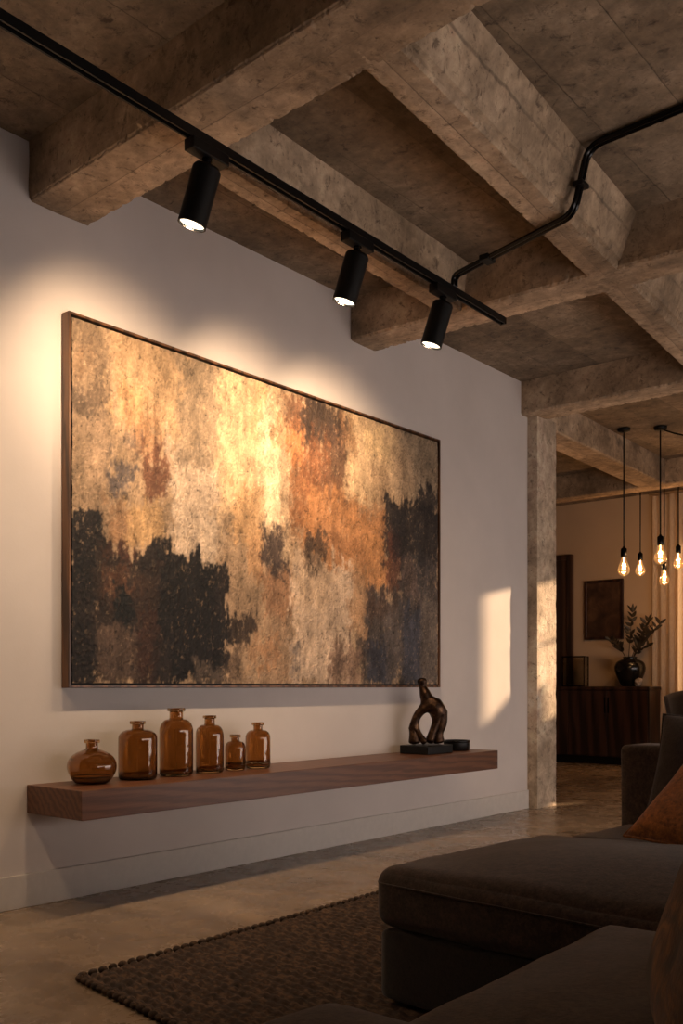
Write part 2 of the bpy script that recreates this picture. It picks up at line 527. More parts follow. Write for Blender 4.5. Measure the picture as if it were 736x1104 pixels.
# ---- concrete beams
def beam(name, p0, p1, wl, wr, z0, z1, m, label, tl=0, tr=0, seed=0, chip=1.0):
    """cast beam from p0 to p1 (its left soffit edge is wl to the left, right edge wr to the right), arrises chipped"""
    p0, p1 = Vector((*p0, 0)), Vector((*p1, 0))
    L = (p1 - p0).length
    ang = atan2((p1 - p0).y, (p1 - p0).x)
    nL = max(8, int(L / .012))
    c = .012
    hs = [(-wl - tl, z1)] + [(-wl - tl * (1 - k / 6), z1 + (z0 - z1) * k / 6) for k in range(1, 6)]
    hs += [(-wl, z0 + .04), (-wl, z0 + c), (-wl + c, z0), (-wl + .04, z0)]
    hs += [(-wl + .04 + (wl + wr - .08) * k / 6, z0) for k in range(1, 6)]
    hs += [(wr - .04, z0), (wr - c, z0), (wr, z0 + c), (wr, z0 + .04)]
    hs += [(wr + tr * k / 6, z0 + (z1 - z0) * k / 6) for k in range(1, 6)] + [(wr + tr, z1)]
    edge = {6: .3, 7: 1, 8: 1, 9: .3, 15: .3, 16: 1, 17: 1, 18: .3}
    V, F = [], []
    n = len(hs)
    for i in range(nL + 1):
        x = L * i / nL
        for k, (y, z) in enumerate(hs):
            e = edge.get(k, 0)
            q = Vector((x * 22 + seed * 7.3, y * 9 + k * .02, seed))
            a = noise.noise(q) * .5 + noise.noise(q * 3.1) * .5 + .35 * noise.noise(q * 7)
            ch = max(0, a + .05) * .013 * e * chip
            low = noise.noise(Vector((x * 1.3 + seed, k * .3, seed * 2))) * .004
            dy = low + (ch if y < 0 else -ch) * (1 if e else 0)
            dz = (ch if e else 0) + (low * .6 if 8 <= k <= 16 else 0)
            V.append((x, -(y + dy) if False else y + dy, z + dz))
    for i in range(nL):
        for k in range(n - 1):
            a = i * n + k
            F.append((a, a + 1, a + n + 1, a + n))
    F.append(tuple(range(n))[::-1]); F.append(tuple(nL * n + k for k in range(n)))
    F = [f[::-1] for f in F]
    o = grid_obj(name, V, F, m, None, False)
    o.location = (p0.x, p0.y, 0)
    o.rotation_euler = (0, 0, ang)
    bmm = bmesh.new(); bmm.from_mesh(o.data); bmesh.ops.recalc_face_normals(bmm, faces=bmm.faces); bmm.to_mesh(o.data); bmm.free()
    return tag(o, label, 'beam', None, 'structure')

# local frame of a beam: x along it, soffit edges at y = -wl and y = +wr
MA = concrete('beam concrete', (1, 0), .155, tint=(1.05, .99, .92), seed=3, dark=1.22)
beam('ceiling_beam', (0, 2.625), (XR, 2.432), .163, .163, SOF, H, MA, 'nearest concrete cross beam above the first spotlight', seed=1)
beam('ceiling_beam', (0, 4.905), (XR, 5.15), .135, .135, SOF, H, MA, 'middle concrete cross beam behind the third spotlight', seed=2)
beam('ceiling_beam', (-.2, 7.10), (XR, 7.10), .135, .135, SOF, H, MA, 'concrete cross beam resting on the pillar', seed=3)
beam('ceiling_beam', (-3.98, 10.55), (XR, 10.40), .12, .12, SOF, H, MA, 'farthest concrete cross beam over the pendant lights', seed=4, chip=.4)
# along the wall: for these +y of the local frame is towards the wall
beam('ceiling_beam', (.845, 2.70), (.755, 4.82), .065, .075, SOF, H, MA, 'concrete beam parallel to the wall above the track', tl=.04, seed=5)
beam('ceiling_beam', (1.845, 2.62), (1.50, 7.02), .09, .09, SOF, H, MA, 'long concrete beam crossed by the black conduit', tl=.10, seed=6)
beam('ceiling_beam', (-.16, 7.20), (-.285, 10.45), .15, .15, SOF, H, MA, 'concrete beam over the dining area beyond the pillar', seed=7, chip=.4)

# pillar
bm = bmesh.new()
bmesh.ops.create_cube(bm, size=1)
bmesh.ops.subdivide_edges(bm, edges=[e for e in bm.edges if abs(e.verts[0].co.z - e.verts[1].co.z) > .5], cuts=120)
for v in bm.verts:
    z = (v.co.z + .5) * (SOF + .01)
    x = -.2 if v.co.x < 0 else .088
    y = YW + .002 if v.co.y < 0 else 7.40
    if v.co.x > 0:
        q = noise.noise(Vector((z * 8, y * 5, 3))) + .5 * noise.noise(Vector((z * 25, y * 5, 1)))
        x -= max(0, q) * .005
        y += (1 if v.co.y < 0 else -1) * max(0, q) * .006
    v.co = (x, y, z)
struct('pillar', bm, M['pillar'], 'square raw concrete pillar at the end of the wall', 'pillar')
# dark door in the back wall
d1 = thing('door_1', 'dark wooden door left of the small framed picture', 'door', (-2.75, YB, 0)); tag(d1, kind='structure')
bm = bmesh.new()
box(bm, (-.60, -.045, 0), (.60, -.002, 2.72), .003)
obj('door_leaf', bm, M['door_wood'], d1)
bm = bmesh.new()
box(bm, (.60, -.06, 0), (.68, -.002, 2.79), .003); box(bm, (-.68, -.06, 0), (-.60, -.002, 2.79), .003); box(bm, (-.60, -.06, 2.72), (.60, -.002, 2.79), .003)
obj('door_frame', bm, M['door_wood'], d1)
bm = bmesh.new()
tube(bm, bend_path([(-.5, -.045, 1.0), (-.5, -.1, 1.0), (-.38, -.1, 1.0)], .02), .009)
obj('door_handle', bm, M['black_gloss'], d1)

# ------------------------------------------------------------------ painting
PATCHES = [
(-0.009,0.076,0.681,1.022,140,112,82,.5,.9),
(0.011,0.094,0.718,0.828,116,92,70,.35,.8),
(-0.006,0.038,0.710,0.813,112,90,70,.4,.7),
(-0.006,0.024,0.847,0.910,150,112,74,.5,.6),
(0.076,0.262,0.727,1.051,190,150,102,.6,.9),
(0.091,0.131,0.708,0.840,186,140,82,.5,.8),
(0.103,0.160,0.663,0.769,160,108,62,.6,.7),
(-0.006,0.073,0.492,0.719,152,122,90,.5,.8),
(0.033,0.073,0.561,0.726,172,138,104,.4,.7),
(0.135,0.194,0.544,0.684,122,74,46,.15,.95),
(0.073,0.114,0.546,0.614,96,84,82,.35,.9),
(0.094,0.113,0.667,0.719,112,96,84,.5,.8),
(0.059,0.131,0.411,0.534,164,118,74,.3,.9),
(0.105,0.174,0.394,0.545,190,146,88,.3,.9),
(0.196,0.317,0.365,0.731,196,168,138,.35,.9),
(0.210,0.328,0.678,1.018,150,124,94,.5,.9),
(0.299,0.367,0.437,0.597,150,120,88,.4,.7),
(0.308,0.485,0.538,1.031,208,170,120,.6,.9),
(0.386,0.460,0.817,1.044,200,156,100,.6,.8),
(0.415,0.496,0.506,0.967,228,198,152,.5,.95),
(0.450,0.491,0.803,0.927,196,146,82,.3,.6),
(0.339,0.417,0.445,0.638,190,142,84,.4,.8),
(0.299,0.417,-0.006,0.441,168,134,98,.35,.9),
(0.381,0.420,0.345,0.480,192,140,84,.3,.8),
(0.417,0.506,0.209,0.415,152,106,68,.3,.9),
(0.417,0.506,-0.006,0.231,164,128,92,.4,.9),
(0.425,0.465,0.061,0.153,190,130,76,.5,.6),
(0.386,0.420,0.075,0.150,186,132,80,.5,.6),
(0.460,0.810,0.460,1.019,150,100,58,.5,.5),
(0.488,0.541,0.755,0.913,176,108,44,.2,.95),
(0.499,0.580,0.508,0.779,148,90,40,.5,.9),
(0.480,0.544,0.896,1.022,120,74,42,.4,.8),
(0.533,0.600,0.835,1.035,74,54,42,.3,.95),
(0.566,0.682,0.822,1.035,76,58,46,.4,.9),
(0.580,0.688,0.710,0.924,96,66,46,.45,.85),
(0.623,0.688,0.865,0.965,60,50,48,.4,.7),
(0.533,0.600,0.627,0.835,140,82,38,.5,.8),
(0.580,0.697,0.595,0.760,122,78,46,.5,.8),
(0.667,0.850,0.674,1.038,196,160,114,.45,.95),
(0.640,0.694,0.869,0.976,150,104,62,.5,.7),
(0.728,0.826,0.837,0.976,214,176,120,.5,.8),
(0.843,1.003,0.735,1.028,150,126,96,.5,.9),
(0.810,0.899,0.681,0.932,186,150,110,.4,.6),
(0.539,0.816,0.385,0.670,178,116,56,.5,.85),
(0.667,0.810,0.361,0.584,196,130,62,.5,.8),
(0.608,0.728,0.435,0.552,160,104,56,.5,.6),
(0.744,0.810,0.680,0.837,150,116,82,.5,.6),
(0.793,1.003,0.473,0.728,58,50,48,.2,.95),
(0.921,1.003,0.671,0.801,58,50,48,.2,.9),
(0.803,0.857,0.355,0.587,112,64,42,.3,.9),
(0.850,1.003,-0.007,0.515,84,74,70,.25,.95),
(0.823,0.878,0.484,0.716,52,46,46,.25,.8),
(0.903,0.936,0.367,0.624,70,66,66,.4,.6),
(0.864,0.921,0.345,0.491,116,92,80,.3,.8),
(0.719,0.857,-0.007,0.378,86,74,68,.25,.95),
(0.732,0.843,0.262,0.350,98,72,56,.35,.8),
(0.738,0.810,-0.007,0.174,66,66,78,.25,.9),
(0.694,0.732,0.068,0.204,84,66,58,.35,.8),
(0.857,0.936,-0.007,0.309,74,74,86,.3,.9),
(0.936,1.003,-0.007,0.336,124,106,92,.3,.85),
(0.803,0.857,-0.007,0.320,110,96,88,.35,.7),
(0.496,0.688,-0.006,0.428,206,172,138,.35,.95),
(0.517,0.623,0.290,0.450,198,162,124,.4,.8),
(0.682,0.725,0.170,0.441,186,136,86,.3,.8),
(0.617,0.719,-0.007,0.134,150,112,84,.3,.85),
(0.629,0.664,0.017,0.093,110,82,64,.4,.7),
(0.501,0.517,0.031,0.126,110,98,92,.4,.7),
(0.420,0.491,0.393,0.513,88,70,62,.12,.95),
(0.445,0.491,0.376,0.417,84,66,58,.2,.9),
(0.547,0.603,0.451,0.516,92,68,50,.15,.9),
(0.539,0.588,0.411,0.456,104,78,58,.2,.7),
(0.555,0.572,0.366,0.411,84,62,48,.2,.9),
(0.480,0.501,0.421,0.505,206,170,126,.3,.7),
(-0.009,0.055,-0.005,0.489,44,36,34,.12,1),
(0.041,0.190,-0.005,0.394,62,46,37,.15,1),
(0.062,0.131,0.359,0.404,92,54,36,.3,.9),
(0.059,0.135,0.234,0.333,106,66,40,.35,.9),
(0.113,0.190,0.187,0.348,72,50,38,.3,.8),
(0.122,0.186,0.000,0.188,86,52,36,.35,.8),
(0.048,0.124,-0.005,0.166,104,80,64,.2,.9),
(0.131,0.190,0.336,0.403,44,36,33,.15,.8),
(0.083,0.120,0.167,0.282,36,36,35,.15,1),
(0.174,0.326,-0.006,0.384,36,31,30,.1,1),
(0.166,0.194,-0.005,0.109,56,44,38,.3,.8),
(0.317,0.344,0.145,0.233,40,33,31,.15,1),
(0.339,0.395,0.148,0.225,60,46,38,.15,.9),
(0.202,0.243,0.354,0.388,44,36,33,.2,.8),
(0.241,0.321,-0.006,0.074,104,86,72,.2,.85),
(0.312,0.353,0.012,0.105,92,70,54,.25,.7),
(0.299,0.326,0.231,0.375,50,40,36,.2,.8),
(0.286,0.321,0.052,0.098,40,36,34,.2,.9),
(0.001,0.027,0.250,0.350,30,27,28,.3,.8),
(0.027,0.048,0.101,0.228,66,52,44,.4,.6)]
def vnoise(U, V, fu, fv, seed, oct=4, pers=.55):
    """tiled value noise on arrays"""
    out = np.zeros_like(U); amp = 1.0; tot = 0
    for o in range(oct):
        rng = np.random.RandomState(seed * 31 + o)
        T = rng.rand(64, 64)
        x, y = U * fu + rng.rand() * 40, V * fv + rng.rand() * 40
        xi, yi = np.floor(x).astype(int), np.floor(y).astype(int)
        fx, fy = x - xi, y - yi
        fx, fy = fx * fx * (3 - 2 * fx), fy * fy * (3 - 2 * fy)
        a = T[xi % 64, yi % 64] * (1 - fx) + T[(xi + 1) % 64, yi % 64] * fx
        b = T[xi % 64, (yi + 1) % 64] * (1 - fx) + T[(xi + 1) % 64, (yi + 1) % 64] * fx
        out += amp * (a * (1 - fy) + b * fy); tot += amp
        amp *= pers; fu *= 2.03; fv *= 2.03
    return out / tot * 2 - 1

PY0, PY1, PZ0, PZ1 = 2.632, 5.705, .993, 2.748          # outer frame on the wall
PW, PH = PY1 - PY0, PZ1 - PZ0
pt = thing('painting', 'large abstract painting in cream, rust and black in a thin dark frame', 'painting', (0, PY0, PZ0))
fd, fw = .062, .013
bm = bmesh.new()
for a, b in (((.004, 0, 0), (fd, fw, PH)), ((.004, PW - fw, 0), (fd, PW, PH)), ((.004, fw, 0), (fd, PW - fw, fw)), ((.004, fw, PH - fw), (fd, PW - fw, PH))):
    box(bm, a, b, .0015, 1)
obj('frame', bm, M['frame_wood'], pt)
obj('backing', bx((.004, fw, fw), (.030, PW - fw, PH - fw)), M['frame_black'], pt)

NU, NV = 620, 352
gp = fw + .010                                             # shadow gap between frame and canvas
uu, vv = np.meshgrid(np.linspace(0, 1, NU + 1), np.linspace(0, 1, NV + 1), indexing='ij')
U, V = uu * 3.07, vv * 1.75
wx = vnoise(U, V, 5, 5, 1) * .035 + vnoise(U, V, 22, 22, 2, 3) * .022
wy = vnoise(U, V, 5, 5, 3) * .06 + vnoise(U, V, 24, 20, 4, 3) * .04
ragged = vnoise(U, V, 38, 26, 5, 3, .7)
streak = vnoise(U, V, 30, 3.0, 6, 4)
rag2 = vnoise(U, V, 13, 8, 55, 4, .7)
C = np.zeros(U.shape + (3,)); C[:] = lin((172, 138, 100))
HT = np.zeros_like(U)
for i, (u0, u1, v0, v1, r, gr, b, soft, st) in enumerate(PATCHES):
    cu, cv, hu, hv = (u0 + u1) / 2 * 3.07, (v0 + v1) / 2 * 1.75, (u1 - u0) / 2 * 3.07, (v1 - v0) / 2 * 1.75
    s = .008 + soft * .075
    du = np.abs(U + wx + streak * .012 - cu) - hu
    dv = np.abs(V + wy + streak * .05 - cv) - hv
    d = np.maximum(du, dv * .8)
    d = d + ragged * (.030 + .085 * soft) + rag2 * (.025 + .10 * soft) + streak * (.01 + soft * .06)
    m = np.clip(.5 - d / (2 * s), 0, 1)
    m = m * m * (3 - 2 * m) * st
    # scraped paint: the layer below shows in flecks
    fl = vnoise(U, V, 46, 30, 100 + i, 3, .75)
    m = m * np.clip(1.15 - np.clip((fl - .30) * 5, 0, 1) * .55, 0, 1)
    col = np.array(lin((r, gr, b)))
    C = C * (1 - m[..., None]) + col * m[..., None]
    HT = HT * (1 - m * .4) + m * .0008
# scumbled light and dark flecks, dragged streaks
f1 = vnoise(U, V, 60, 42, 7, 4, .75); f2 = vnoise(U, V, 17, 12, 8, 5, .7); f3 = vnoise(U, V, 90, 80, 9, 3, .8)
lum = C.mean(axis=2)
C *= (1 + .50 * f2 + .26 * streak + .22 * f3 + .15 * f1)[..., None]
cr = np.clip((f1 - .30) * 4, 0, 1)
C = C * (1 - .45 * cr[..., None]) + np.array(lin((196, 160, 116))) * (.45 * cr * np.where(lum > .06, .8, .30))[..., None] + C * (.45 * cr * np.where(lum > .06, .2, .70))[..., None]
dk = np.clip((-f1 - .32) * 4, 0, 1)[..., None]
C = C * (1 - .55 * dk * np.where(lum > .06, 1, .6)[..., None])
gl = C.mean(axis=2, keepdims=True)
C = np.clip((gl + (C - gl) * .80) * .90 * (np.maximum(gl, .004) / .26) ** np.where(gl < .26, .22, .10), .004, .9)
cr2 = 1 - np.clip(np.abs(vnoise(U, V, 11, 9, 10, 4, .6)) * 9, 0, 1)      # knife ridges
wm = 1 - np.clip(np.abs(vnoise(U, V, 24, 20, 12, 3, .6)) * 7, 0, 1)     # curling knife marks
wm2 = 1 - np.clip(np.abs(vnoise(U + .006, V - .008, 24, 20, 12, 3, .6)) * 7, 0, 1)
C = np.clip(C * (1 + (.26 * wm - .26 * wm2) + .34 * vnoise(U, V, 9, 6, 14, 4, .65))[..., None], .004, .9)  # paints a lit and a shaded side onto the knife marks
HT = HT + .0030 * wm + .0026 * f1 + .0024 * f2 + .0014 * streak + .0026 * cr2 * (lum > .1) + .0014 * f3
VX = np.stack([.052 + HT, gp + uu * (PW - 2 * gp), gp + vv * (PH - 2 * gp)], axis=-1).reshape(-1, 3)
idx = np.arange((NU + 1) * (NV + 1)).reshape(NU + 1, NV + 1)
FQ = np.stack([idx[:-1, :-1], idx[1:, :-1], idx[1:, 1:], idx[:-1, 1:]], axis=-1).reshape(-1, 4)
me = bpy.data.meshes.new('canvas')
me.vertices.add(len(VX)); me.vertices.foreach_set('co', VX.ravel())
me.loops.add(FQ.size); me.loops.foreach_set('vertex_index', FQ.ravel())
me.polygons.add(len(FQ)); me.polygons.foreach_set('loop_start', np.arange(0, FQ.size, 4)); me.polygons.foreach_set('loop_total', np.full(len(FQ), 4))
me.update(calc_edges=True); me.validate()
at = me.color_attributes.new('paint', 'FLOAT_COLOR', 'POINT')
at.data.foreach_set('color', np.concatenate([C.reshape(-1, 3), np.ones((len(VX), 1))], axis=1).astype(np.float32).ravel())
t = NT('impasto paint')
ca = t.n('ShaderNodeVertexColor', layer_name='paint')
c = t.coords()
n1 = t.noise(c, 90, 5, .7, .6); n2 = t.noise(c, 26, 6, .7, 1.0)
col = t.mix(.4, ca.outputs[0], t.ramp(n1.outputs[0], [(.3, g(.36)), (.7, g(.64))]), 'OVERLAY')
hh = t.math('ADD', n2.outputs[0], t.math('MULTIPLY', n1.outputs[0], .5))
t.bsdf(Base_Color=col, Roughness=.62, Normal=t.bump(hh, .45, .005), Specular_IOR_Level=.3)
link('canvas', me, t.m, pt, True)

# ------------------------------------------------------------------ floating shelf
SZ, SD = .553, .42
tag(obj('floating_shelf', bx((.002, 2.45, .425), (SD, 5.89, SZ), .003), M['walnut']), 'long thick walnut shelf floating on the wall below the painting', 'shelf')

# ------------------------------------------------------------------ amber bottles
def bottle(name, y, H_, D, shape, label, x=.18, neck=.3, lip=.40):
    R = D / 2
    b = thing(name, label, 'bottle', (x, y, SZ + .0005), random.random() * 6, 'amber glass bottles on the shelf')
    nr = R * neck
    hl = .016
    if shape == 'round':
        pr = [(0, .004), (R * .55, 0.0), (R * .70, .004), (R * .88, H_ * .16), (R * .985, H_ * .30), (R, H_ * .40), (R * .97, H_ * .50), (R * .86, H_ * .61), (R * .66, H_ * .70), (R * .42, H_ * .755), (nr * 1.06, H_ * .79), (nr, H_ * .83), (nr, H_ - hl)]
        pr = smooth_prof(pr, 3)
    else:
        sh = shape  # relative height of the shoulder start
        pr = [(0, .006), (R * .80, 0.0), (R * .93, .003), (R * .985, .012), (R, .028)]
        pr += [(R, H_ * (.08 + (sh - .08) * k / 5)) for k in range(1, 6)]
        top = H_ * (sh + (1 - sh) * .52)
        for k in range(1, 9):
            a = k / 8 * pi / 2
            pr.append((nr + (R - nr) * cos(a) ** .85 if k < 8 else nr, H_ * sh + (top - H_ * sh) * sin(a)))
        pr += [(nr, top + (H_ - top) * .35), (nr, H_ - hl)]
        pr = smooth_prof(pr, 1)
    th = .0045
    inner = []
    for i, (r, z) in enumerate(pr):
        inner.append((max(r - th, 0), z + (th * 2.2 if z < .03 else 0) - (th * .4 if r < R * .9 and z > H_ * .5 and r > nr * 1.1 else 0)))
    inner[0] = (0, .004 + th * 2.2)
    bm = bmesh.new()
    rb = (12, .012) if shape == 'round' else (0, 0)
    lathe(bm, pr + [(nr - th, H_ - hl)] + inner[::-1], 48, ribs=rb[0], ribamp=rb[1])
    bmesh.ops.remove_doubles(bm, verts=bm.verts, dist=1e-5)
    bmesh.ops.recalc_face_normals(bm, faces=bm.faces)
    obj('glass_body', bm, M['amber'], b, True)
    lr = R * lip
    bm = bmesh.new()
    lathe(bm, [(nr - th, H_ - hl + .0004), (lr * .93, H_ - hl + .0004), (lr, H_ - hl + .003), (lr, H_ - .003), (lr * .95, H_), (nr - th, H_)], 40, closed=True)
    bmesh.ops.recalc_face_normals(bm, faces=bm.faces)
    obj('lip', bm, M['amber'], b, True)
    return b
def smooth_prof(pr, it):
    for _ in range(it):
        q = [pr[0]]
        for a, b in zip(pr[:-1], pr[1:]):
            q.append((a[0] * .75 + b[0] * .25, a[1] * .75 + b[1] * .25)); q.append((a[0] * .25 + b[0] * .75, a[1] * .25 + b[1] * .75))
        q.append(pr[-1]); pr = q
    return pr
bottle('amber_bottle', 2.674, .202, .222, 'round', 'squat round amber bottle with a short neck, leftmost on the shelf', neck=.24, lip=.33)
bottle('amber_bottle', 2.937, .280, .185, .70, 'broad dark amber bottle between the round bottle and the tallest one', neck=.30, lip=.41)
bottle('amber_bottle', 3.177, .338, .168, .66, 'tallest amber bottle with a wide flanged lip, third from the left', neck=.40, lip=.54)
bottle('amber_bottle', 3.401, .296, .145, .66, 'slim amber bottle just right of the tallest one', neck=.37, lip=.49)
bottle('amber_bottle', 3.584, .190, .110, .62, 'smallest amber bottle, between two taller slim ones', neck=.40, lip=.54)
bottle('amber_bottle', 3.755, .250, .137, .66, 'rightmost amber bottle in the row on the shelf', neck=.36, lip=.5)

# ------------------------------------------------------------------ bronze sculpture and dish
S_ = 6.44 / 1040 / 6.133
def sk(px, py, d=0): return Vector(((px - 238) * S_, d, (516 - py) * S_ + .046))
RZ = radians(39.8)
def skin(name, verts, edges, m, parent, root=0, sub=2):
    me = bpy.data.meshes.new(name)
    me.from_pydata([v[0] for v in verts], edges, [])
    o = bpy.data.objects.new(name, me)
    COL.objects.link(o)
    FAT = 1.2
    md = o.modifiers.new('skin', 'SKIN'); md.use_smooth_shade = True
    for i, v in enumerate(verts):
        me.skin_vertices[0].data[i].radius = (v[1][0] * FAT, v[1][1] * FAT)
        me.skin_vertices[0].data[i].use_root = (i == root)
    s2 = o.modifiers.new('sub', 'SUBSURF'); s2.levels = s2.render_levels = sub
    dg = bpy.context.evaluated_depsgraph_get()
    nm = bpy.data.meshes.new_from_object(o.evaluated_get(dg))
    bpy.data.objects.remove(o)
    nm.name = name
    return link(name, nm, m, parent, True)
sc = thing('sculpture', 'abstract bronze figure bent over in an arch on a black block', 'sculpture', (.205, 5.325, SZ + .0005), RZ)
k = S_
vs = [(sk(304, 262), (64 * k, 64 * k)),        # 0 rump / back
      (sk(270, 228), (50 * k, 46 * k)),        # 1 chest
      (sk(246, 204), (32 * k, 30 * k)),        # 2 shoulder
      (sk(228, 166), (43 * k, 38 * k)),        # 3 neck
      (sk(213, 122), (17 * k, 17 * k)),        # 4
      (sk(209, 90), (34 * k, 34 * k)),         # 5 head
      (sk(208, 60), (26 * k, 26 * k)),         # 6 crown
      (sk(222, 268, -.004), (32 * k, 32 * k)), # 7 near thigh
      (sk(172, 308, -.006), (26 * k, 27 * k)), # 8
      (sk(138, 358, -.008), (25 * k, 25 * k)), # 9 knee
      (sk(152, 420, -.008), (25 * k, 25 * k)), # 10 shin
      (sk(156, 470, -.010), (31 * k, 33 * k)), # 11 foot heel
      (sk(158, 505, -.012), (34 * k, 40 * k)), # 12
      (sk(326, 305, .006), (50 * k, 50 * k)),  # 13 far thigh
      (sk(340, 372, .008), (34 * k, 38 * k)),  # 14
      (sk(310, 430, .008), (28 * k, 30 * k)),  # 15
      (sk(318, 470, .008), (30 * k, 34 * k)),  # 16
      (sk(325, 503, .008), (34 * k, 36 * k)),  # 17 foot
      (sk(308, 340, -.012), (27 * k, 28 * k)), # 18 inner leg
      (sk(286, 405, -.014), (24 * k, 26 * k)), # 19
      (sk(266, 455, -.016), (24 * k, 28 * k)), # 20
      (sk(252, 500, -.020), (30 * k, 34 * k)), # 21
      (sk(190, 440, -.022), (17 * k, 18 * k)), # 22 forward shin from knee
      (sk(232, 500, -.030), (18 * k, 22 * k))] # 23
es = [(0, 1), (1, 2), (2, 3), (3, 4), (4, 5), (5, 6), (1, 7), (7, 8), (8, 9), (9, 10), (10, 11), (11, 12), (0, 13), (13, 14), (14, 15), (15, 16), (16, 17), (0, 18), (18, 19), (19, 20), (20, 21), (9, 22), (22, 23)]
skin('figure', vs, es, M['bronze'], sc)
bm = bx((-.115, -.145, 0), (.115, .145, .055), .004)
obj('plinth', bm, M['black'], sc, rot=(0, 0, -RZ))
ds = thing('dish', 'small round black bowl beside the bronze sculpture', 'bowl', (.20, 5.70, SZ + .0005))
bm = bmesh.new()
lathe(bm, [(0, .0), (.082, 0), (.090, .005), (.092, .064), (.090, .068), (.086, .066), (.083, .014), (0, .010)], 40)
bmesh.ops.recalc_face_normals(bm, faces=bm.faces)
obj('bowl', bm, M['black'], ds, True)
bm = bmesh.new()
lathe(bm, [(.0915, .056), (.0930, .057), (.0935, .069), (.0915, .0705)], 40, closed=True)
bmesh.ops.recalc_face_normals(bm, faces=bm.faces)
obj('rim', bm, M['black_gloss'], ds, True)

# ------------------------------------------------------------------ track and spotlights
TA, TB = Vector((1.161, .542, 3.105)), Vector((1.0586, 4.861, 3.105))
TD = (TB - TA).normalized(); TRZ = atan2(TD.y, TD.x)
tr = thing('track_rail', 'long black ceiling track carrying three spotlights', 'track', TA, TRZ)
L = (TB - TA).length
bm = bmesh.new()
box(bm, (0, -.018, -.018), (L, -.010, .018)); box(bm, (0, .010, -.018), (L, .018, .018)); box(bm, (0, -.010, .004), (L, .010, .018))
obj('rail', bm, M['black'], tr)
obj('end_cap', bx((L, -.019, -.019), (L + .012, .019, .019), .002), M['black_gloss'], tr)
HEAD = Vector((-.26, -.14, -1.0)).normalized()        # how the can hangs
AIM = Vector((-.92, .33, -.25)).normalized()         # beam aimed apart from the can, to place the lobes on the wall
WASH = Vector((-.62, .12, -1.0)).normalized()
SPOTS = [(1.22, 'near'), (2.535, 'left'), (3.49, 'middle'), (4.225, 'right')]  # the near one is added out of view to light left wall and floor
LBL = {'near': 'added unseen black track spotlight nearest the viewer, beyond the left edge of the view', 'left': 'leftmost and largest black track spotlight, under the nearest cross beam', 'middle': 'middle one of the three black track spotlights', 'right': 'rightmost black track spotlight, near the end of the track'}
for y, nm in SPOTS:
    p = TA + TD * ((y - TA.y) / TD.y)
    s = thing('track_spotlight', LBL[nm], 'spotlight', p, 0, 'spotlights on the ceiling track')
    bm = bx((-.095, -.027, -.064), (.095, .027, -.0185), .004)
    bm.transform(Matrix.Rotation(TRZ, 4, 'Z'))
    obj('adapter', bm, M['black'], s)
    bm = bmesh.new()
    tube(bm, [(0, 0, -.055), (0, 0, -.075)], .020, 16)
    tube(bm, [(0, 0, -.07), (-.002, 0, -.100)], .012, 12)
    tube(bm, [(-.016, .0, -.094), (.016, .0, -.094)], .013, 14)
    obj('swivel', bm, M['black_gloss'], s)
    q = HEAD.to_track_quat('-Z', 'Y').to_matrix().to_4x4()
    mt = Matrix.Translation((0, 0, -.102)) @ q
    R, HL = .056, .222
    bm = bmesh.new()
    lathe(bm, [(0, .004), (R * .90, .004), (R, -.006), (R, -HL), (R - .006, -HL), (R - .006, -HL + .014), (0, -HL + .014)], 72, mat=mt)
    bmesh.ops.recalc_face_normals(bm, faces=bm.faces)
    hd = obj('lamp_head', bm, M['black'], s, False)
    for f in hd.data.polygons: f.use_smooth = False
    bm = bmesh.new()
    lathe(bm, [(0, -HL + .010), (R - .0075, -HL + .008)], 32, mat=mt)
    obj('lens', bm, M['lens'], hd, True)
    for aim, watt, ang, bl in ((AIM, SPOT_W, SPOT_A, SPOT_B), (WASH, SPILL_W, 136, 1.0)):     # beam and spill of the reflector
        ld = bpy.data.lights.new('spot', 'SPOT')
        ld.energy = watt
        ld.color = SPOT_C
        ld.spot_size = radians(ang); ld.spot_blend = bl
        ld.shadow_soft_size = .012
        lo = bpy.data.objects.new('spot_lamp', ld)
        COL.objects.link(lo)
        lo.location = p + mt @ Vector((0, 0, -HL - .0005))
        lo.rotation_euler = aim.to_track_quat('-Z', 'Y').to_euler()

# ------------------------------------------------------------------ conduit
cd = thing('conduit', 'twin black conduit pipe bending around the concrete beam to the track', 'conduit', (1.862, 4.12, 3.3))
def cp(off_h, off_v):
    P = [(3.4, 4.02 + off_v, H - .018 - off_h * .0), (1.95 - off_h, 4.09 + off_v, H - .018), (1.868 - off_h, 4.11 + off_v, 3.188), (1.071 + off_h * .3, 4.325 + off_v, 3.190), (1.071 + off_h * .3, 4.325 + off_v, 3.1235)]
    P[0] = (3.4, 4.02 + off_v, H - .018)
    return [tuple(a - b for a, b in zip(p, (1.862, 4.12, 3.3))) for p in P]
for oh, ov in ((0, 0), (.0, .027)):
    bm = bmesh.new()
    tube(bm, bend_path(cp(oh, ov), .07, 8), .0115, 14)
    obj('pipe', bm, M['black_gloss'], cd, True)
for a, b in (((1.892, 4.085, 3.30), (1.914, 4.16, 3.322)), ((1.30, 4.235, 3.175), (1.325, 4.315, 3.204)), ((2.45, 4.03, H - .036), (2.475, 4.13, H - .001))):
    o_ = Vector((1.862, 4.12, 3.3))
    obj('clamp', bx(Vector(a) - o_ - Vector((.014, 0, 0)), Vector(b) - o_ + Vector((.014, 0, 0)), .004), M['black'], cd)

